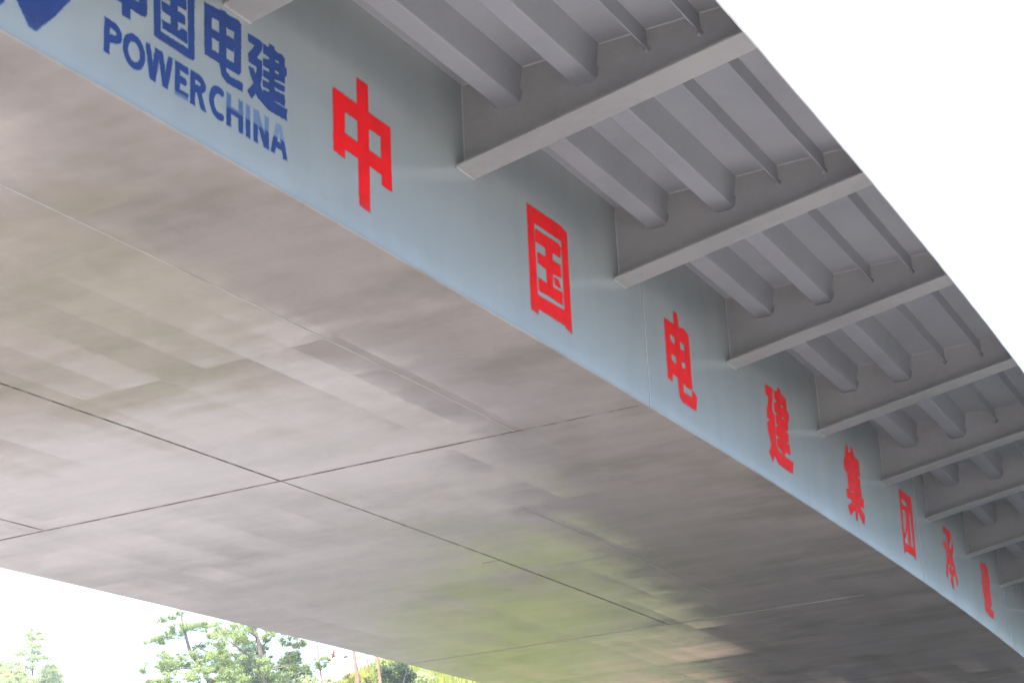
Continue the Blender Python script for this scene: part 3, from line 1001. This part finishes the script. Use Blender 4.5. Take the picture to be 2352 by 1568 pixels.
def pine(bearing, dist, trunk, r0, limbs, pads, seed, label, mat='pine', bark='bark', leaf=.075, dens=2.1, cat="tree", name="pine_tree", group="pines on the hill"):
    """trunk / limbs / pads are given as (sideways, depth, height above the trunk foot) in metres"""
    x, y = spot(bearing, dist)
    z = ground_z(x, y)
    root = empty(name, (x, y, z))
    tag(root, label, cat, group)
    e, d = view_axes(bearing)
    P = lambda u, w, h: tuple(e * u + d * w + Vector((0, 0, h)))
    n = len(trunk)
    mb = MB()
    mb.tube([P(*t) for t in trunk], [r0 * (1 - .75 * (i / (n - 1)) ** 1.3) for i in range(n)], 8)
    mb.build("trunk", M[bark], root, True)
    for (pts, r) in limbs:
        MB().tube([P(*t) for t in pts], [r * (1 - .7 * i / (len(pts) - 1)) for i in range(len(pts))], 6).build("limb", M[bark], root, True)
    rng = random.Random(seed)
    bl = []
    for (u, w, h, ru, rh) in pads:
        k = max(4, int(7 + ru * 9))
        for _ in range(k):                              # a pad is a loose cluster of uneven tufts
            a, q = rng.random() * 6.283, math.sqrt(rng.random())
            rr = (.16 + .30 * rng.random() ** 1.5) * (.6 + .4 * min(1, ru))
            c = P(u + ru * q * math.cos(a), w + ru * q * math.sin(a), h + rh * (1.3 * (rng.random() - .5) + .5 * (1 - q)))
            bl.append((c, (rr, rr, rr * (.45 + .4 * rng.random())), int(90 * dens * (rr / .3) ** 2) + 8))
    crown(bl, leaf, seed, M[mat], root, shell=.1)
    return root


def px(scale, x0, z0, pts):
    return [((x - x0) * scale, z0 + ((1568 - y) - .055 * (x - x0)) * scale) for (x, y) in pts]


def base_h(bearing, dist, tanel):
    x, y = spot(bearing, dist)
    return dist * tanel + CAM.z - ground_z(x, y)


# -- the two spreading pines left of the middle
k = 105 / 4276.
z0 = base_h(.655, 105, .1607)
g = lambda pts: px(k, 480, z0, pts)
tr = g([(480, 1568), (462, 1530), (438, 1500), (430, 1465), (422, 1430), (415, 1392)])
rng = random.Random(3)
pads = [(u, rng.uniform(-.7, .7), h, ru * k, rh * k) for ((u, h), ru, rh) in zip(
    g([(432, 1445), (385, 1462), (478, 1448), (365, 1535), (425, 1528), (520, 1462), (450, 1560), (415, 1408), (376, 1430), (398, 1422), (360, 1470), (510, 1500), (400, 1570), (440, 1600), (520, 1590), (500, 1540), (455, 1515), (400, 1505), (485, 1490), (375, 1560)]),
    [45, 36, 46, 46, 58, 40, 66, 9, 11, 8, 26, 34, 60, 80, 70, 40, 50, 40, 45, 44], [15, 12, 15, 13, 17, 14, 15, 9, 9, 6, 10, 12, 16, 20, 20, 14, 16, 12, 16, 14])]
lim = [([(a[0], 0, a[1]), ((a[0] + c[0]) / 2, .1, (a[1] + c[1]) / 2 - .05), (c[0], rng.uniform(-.4, .4), c[1])], .05) for a, c in
       zip(g([(438, 1500), (430, 1465), (424, 1440), (462, 1530), (470, 1545)]), g([(480, 1455), (385, 1465), (470, 1450), (370, 1537), (520, 1505)]))]
pine(.655, 105, [(tr[0][0] + .9, 0, 0), (tr[0][0] + .3, 0, z0 * .6)] + [(u, 0, h) for u, h in tr], .17, lim, pads, 11,
     "spreading green pine with a bare crooked leader, between white sky and the dark-limbed pine")
z0 = base_h(.6258, 102, .1591)
k = 102 / 4276.
g = lambda pts: px(k, 618, z0, pts)
tr = g([(618, 1568), (612, 1530), (609, 1490), (600, 1455), (590, 1425), (584, 1395)])
pads = [(u, rng.uniform(-.7, .7), h, ru * k, rh * k) for ((u, h), ru, rh) in zip(
    g([(655, 1442), (560, 1440), (612, 1425), (685, 1482), (570, 1545), (640, 1560), (695, 1535), (535, 1505), (662, 1512), (520, 1470), (600, 1600), (690, 1590), (640, 1470), (700, 1460), (556, 1475), (590, 1510), (620, 1535), (545, 1565), (580, 1455)]),
    [42, 56, 54, 34, 64, 58, 34, 48, 26, 40, 80, 60, 28, 30, 40, 50, 50, 50, 50], [17, 20, 20, 13, 20, 17, 12, 20, 9, 18, 22, 18, 12, 12, 16, 18, 16, 18, 18])]
lim = [([(a[0], 0, a[1]), ((a[0] + c[0]) / 2, -.6, (a[1] + c[1]) / 2 - .05), (c[0], -.7, c[1])], r) for a, c, r in
       zip(g([(611, 1528), (609, 1490), (603, 1465), (614, 1540)]), g([(508, 1452), (655, 1445), (570, 1442), (690, 1530)]), [.085, .05, .05, .05])]
pine(.6258, 102, [(tr[0][0] + .5, 0, 0)] + [(u, 0, h) for u, h in tr], .19, lim, pads, 12,
     "spreading green pine with a dark limb leaning out to the left, touching the bridge edge")

# -- softer pines standing behind those two
for (bb, dd, tb, tt, wd, sd, lab) in ((.6480, 118, .155, .1745, 2.2, 51, "bluish pine half hidden behind the pine with the bare leader"),
                                  (.6330, 116, .155, .1800, 2.4, 52, "bluish pine filling the space between the two spreading pines"),
                                  (.6120, 119, .155, .1715, 1.9, 53, "dark bluish pine behind the right side of the dark-limbed pine")):
    hb, ht = base_h(bb, dd, tb), base_h(bb, dd, tt)
    rg = random.Random(sd)
    pads = [(rg.uniform(-.6, .6) * wd * (1.15 - t), rg.uniform(-.5, .5) * wd, hb - .6 + (ht - hb + .6) * t, wd * (.62 - .35 * t), .42)
            for t in [i / 12 for i in range(13)]]
    pine(bb, dd, [(0, 0, 0), (.1, 0, hb), (0, 0, ht)], .16, [], pads, sd, lab, mat='far_pine', leaf=.14, group="soft pines behind")

# -- tall bare-stemmed red pines further right
for (b, dst, tan, r, top, label, seed, dead) in (
        (.5770, 103, .1562, .165, 7.5, "thickest bare red pine trunk, with dead brown twigs on its left", 21, True),
        (.5650, 97, .1560, .11, 6.0, "straight pale red pine trunk in front of the dark round bush", 22, False),
        (.5962, 112, .1590, .09, 6.5, "thin far pine stem with one green tuft, right of the spreading pines", 23, False),
        (.5705, 118, .1580, .08, 6.5, "thin pinkish pine stem just behind the thickest red trunk", 24, False)):
    zb = base_h(b, dst, tan)
    kk = dst / 4276.
    trunk = [(.25, 0, 0), (.12, 0, zb * .6), (0, 0, zb), (-.10, 0, zb + 1.2), (-.20, 0, zb + 2.6), (-.1, 0, zb + top)]
    rg = random.Random(seed)
    pads = [(rg.uniform(-1.4, 1.4), rg.uniform(-1.2, 1.2), zb + top - 2.2 + i * .55, 1.3 - i * .16, .32) for i in range(5)]
    lim = []
    if seed == 23:
        pads += [(0.0, 0, zb + 1.15, .50, .42), (-.1, .1, zb + .75, .35, .3)]
    if dead:
        lim = [([(-.12, 0, zb + 1.35), (-.7, -.1, zb + 1.62), (-1.45, -.1, zb + 1.50)], .028), ([(-.06, 0, zb + .55), (-.35, 0, zb + .62), (-.62, 0, zb + .50)], .025),
               ([(-.1, 0, zb + 1.0), (.3, .1, zb + 1.12)], .02), ([(0, 0, zb + .8), (.28, 0, zb + .78)], .02)]
    t = pine(b, dst, trunk, r, lim, pads, seed, label, bark='red_bark', group="bare-stemmed red pines")
    if dead:
        e, d = view_axes(b)
        P = lambda u, w, h: tuple(e * u + d * w + Vector((0, 0, h)))
        crown([(P(-1.25, -.1, zb + 1.60), (.20, .2, .26), 60), (P(-1.50, -.1, zb + 1.36), (.20, .2, .16), 36), (P(-.62, 0, zb + 1.45), (.14, .1, .10), 20),
               (P(-.55, 0, zb + .45), (.26, .2, .18), 50)], .14, 77, M['dead'], t, "dead_twigs", .1)


def shrub(b, dst, tan_base, w, h, seed, label, mat, leaf=.13, n=1500, name="shrub", group="shrubs on the hill", lumps=9):
    x, y = spot(b, dst)
    z = ground_z(x, y)
    root = empty(name, (x, y, z))
    tag(root, label, "shrub", group)
    rg = random.Random(seed)
    H_ = max(.6, dst * tan_base + CAM.z - z) + h if tan_base else h
    stems = MB()
    for _ in range(5):
        a = rg.random() * 6.28
        stems.tube([(0, 0, -.1), (w * .2 * math.cos(a), w * .2 * math.sin(a), H_ * .4), (w * .38 * math.cos(a), w * .38 * math.sin(a), H_ * .8)], [.04, .03, .012], 5)
    stems.build("stem", M['bark'], root, True)
    bl = []
    for i in range(lumps):
        a, q = rg.random() * 6.28, rg.random() ** .6
        zz = H_ * (.25 + .62 * rg.random())
        ww = w * .5 * (1 - .55 * max(0, zz / H_ - .4))
        rr = w * (.16 + .12 * rg.random())
        bl.append(((ww * q * math.cos(a), ww * q * math.sin(a), zz), (rr, rr, rr * (.8 + .5 * rg.random())), n // lumps))
    crown(bl, leaf, seed, M[mat], root, "foliage", .25)
    return root


shrub(.5578, 101, .1560, 2.5, 1.55, 31, "dark green round bush behind the straight pale red trunk", 'bush', .15, 3200, "bush", lumps=13)
shrub(.5420, 104, .1545, 1.8, .8, 32, "light green shrub right of the dark round bush", 'pale_leaf', .15, 1500)
shrub(.6060, 110, .1580, 2.6, .75, 33, "bright low shrub under the gap of white sky, leftmost of its row", 'pale_leaf', .15, 1800)
shrub(.5930, 109, .1575, 2.2, .55, 34, "bright low shrub below the thin far pine stem", 'pale_leaf', .15, 1500)
shrub(.5840, 108, .1570, 1.9, .65, 35, "bright low shrub just left of the thickest red trunk", 'reed', .15, 1400)
shrub(.5705, 108, .1565, 1.4, .45, 36, "small bright shrub between the two red pine trunks", 'reed', .15, 900)
shrub(.6420, 108, .1590, 3.2, .35, 37, "green undergrowth shrub between the two spreading pines", 'pine', .15, 2200)

# -- the far pale trees at the left edge


def conical(b, dst, tan_low, tan_top, w, seed, label):
    x, y = spot(b, dst)
    z = ground_z(x, y)
    root = empty("conical_tree", (x, y, z))
    tag(root, label, "tree", "far pale trees on the left")
    top = dst * tan_top + CAM.z - z
    low = dst * tan_low + CAM.z - z
    MB().tube([(0, 0, 0), (.05, 0, low), (0, 0, top * .98)], [.16, .10, .02], 7).build("trunk", M['bark'], root, True)
    rg = random.Random(seed)
    bl = []
    n = 26
    for i in range(n):
        t = i / (n - 1)
        zz = low - 1.2 + (top - low + 1.0) * t
        ww = w * .5 * (1 - t) ** .55 + .25
        a = i * 2.4
        q = .65 * rg.random() + .2
        rr = ww * (.45 + .3 * rg.random())
        bl.append(((ww * q * math.cos(a), ww * q * math.sin(a), zz), (rr, rr, .28 + .2 * rg.random()), int(160 + 220 * rr)))
    crown(bl, .17, seed, M['pale_leaf'], root, shell=.15)


conical(.7460, 185, .1660, .1935, 6.6, 41, "pale conical tree fading into the white sky, tallest at the left edge")
conical(.7610, 182, .1640, .1770, 5.0, 42, "low pale tree at the extreme left edge of the picture")
conical(.7370, 188, .1640, .1750, 4.2, 43, "low pale tree right of the tall pale conical one")
conical(.7530, 172, .1630, .1735, 4.4, 44, "small greener tree in front of the pale conical one")


def reeds():
    rng = np.random.default_rng(5)
    n = 26000
    b = .485 + (.612 - .485) * rng.random(n)
    dst = 84 + 44 * rng.random(n)
    x, y = 6.034 - dst * np.sin(b), dst * np.cos(b)
    z = GROUND + hill(x, y) - .05
    h = .35 + .75 * rng.random(n) ** 1.5
    a = rng.random(n) * 6.283
    w = .022 + .03 * rng.random(n)
    lean = rng.normal(size=(n, 2)) * .16 * h[:, None]
    p = np.stack([x, y, z], 1)
    o = np.stack([np.cos(a) * w, np.sin(a) * w, 0 * a], 1)
    tip = p + np.stack([lean[:, 0], lean[:, 1], h], 1)
    mid = p + np.stack([lean[:, 0] * .35, lean[:, 1] * .35, h * .55], 1)
    V = np.stack([p - o, p + o, mid + o * .8, tip, mid - o * .8], 1).reshape(-1, 3)
    i = np.arange(n)[:, None] * 5 + np.arange(5)[None]
    me = bpy.data.meshes.new("grass")
    me.from_pydata(V.tolist(), [], i.tolist())
    at = me.attributes.new("tone", 'FLOAT', 'FACE')
    at.data.foreach_set("value", rng.random(n).astype(np.float32))
    tag(link("grass", me, M['reed']), "tall yellow-green grass covering the hillside", "grass", kind="stuff")


reeds()


# ------------------------------------------------------------------ hazy air added to wash out the far trees like glare
def haze(density):
    x0, x1, y0, y1, z0, z1 = -260, 160, -120, 330, GROUND - 1.0, 27.0
    v = [(x, y, z) for z in (z0, z1) for (x, y) in ((x0, y0), (x1, y0), (x1, y1), (x0, y1))]
    f = [(3, 2, 1, 0), (4, 5, 6, 7), (0, 1, 5, 4), (1, 2, 6, 5), (2, 3, 7, 6), (3, 0, 4, 7)]
    me = bpy.data.meshes.new("haze")
    me.from_pydata(v, [], f)
    m = bpy.data.materials.new("haze_air")
    m.use_nodes = True
    nt = m.node_tree
    nt.nodes.remove(nt.nodes["Principled BSDF"])
    pv = node(nt, "ShaderNodeVolumePrincipled")
    pv.inputs["Color"].default_value = (.93, .96, 1.0, 1)
    pv.inputs["Density"].default_value = density
    pv.inputs["Anisotropy"].default_value = .2
    nt.links.new(pv.outputs[0], nt.nodes["Material Output"].inputs["Volume"])
    tag(link("haze", me, m), kind="stuff")


haze(.0006)
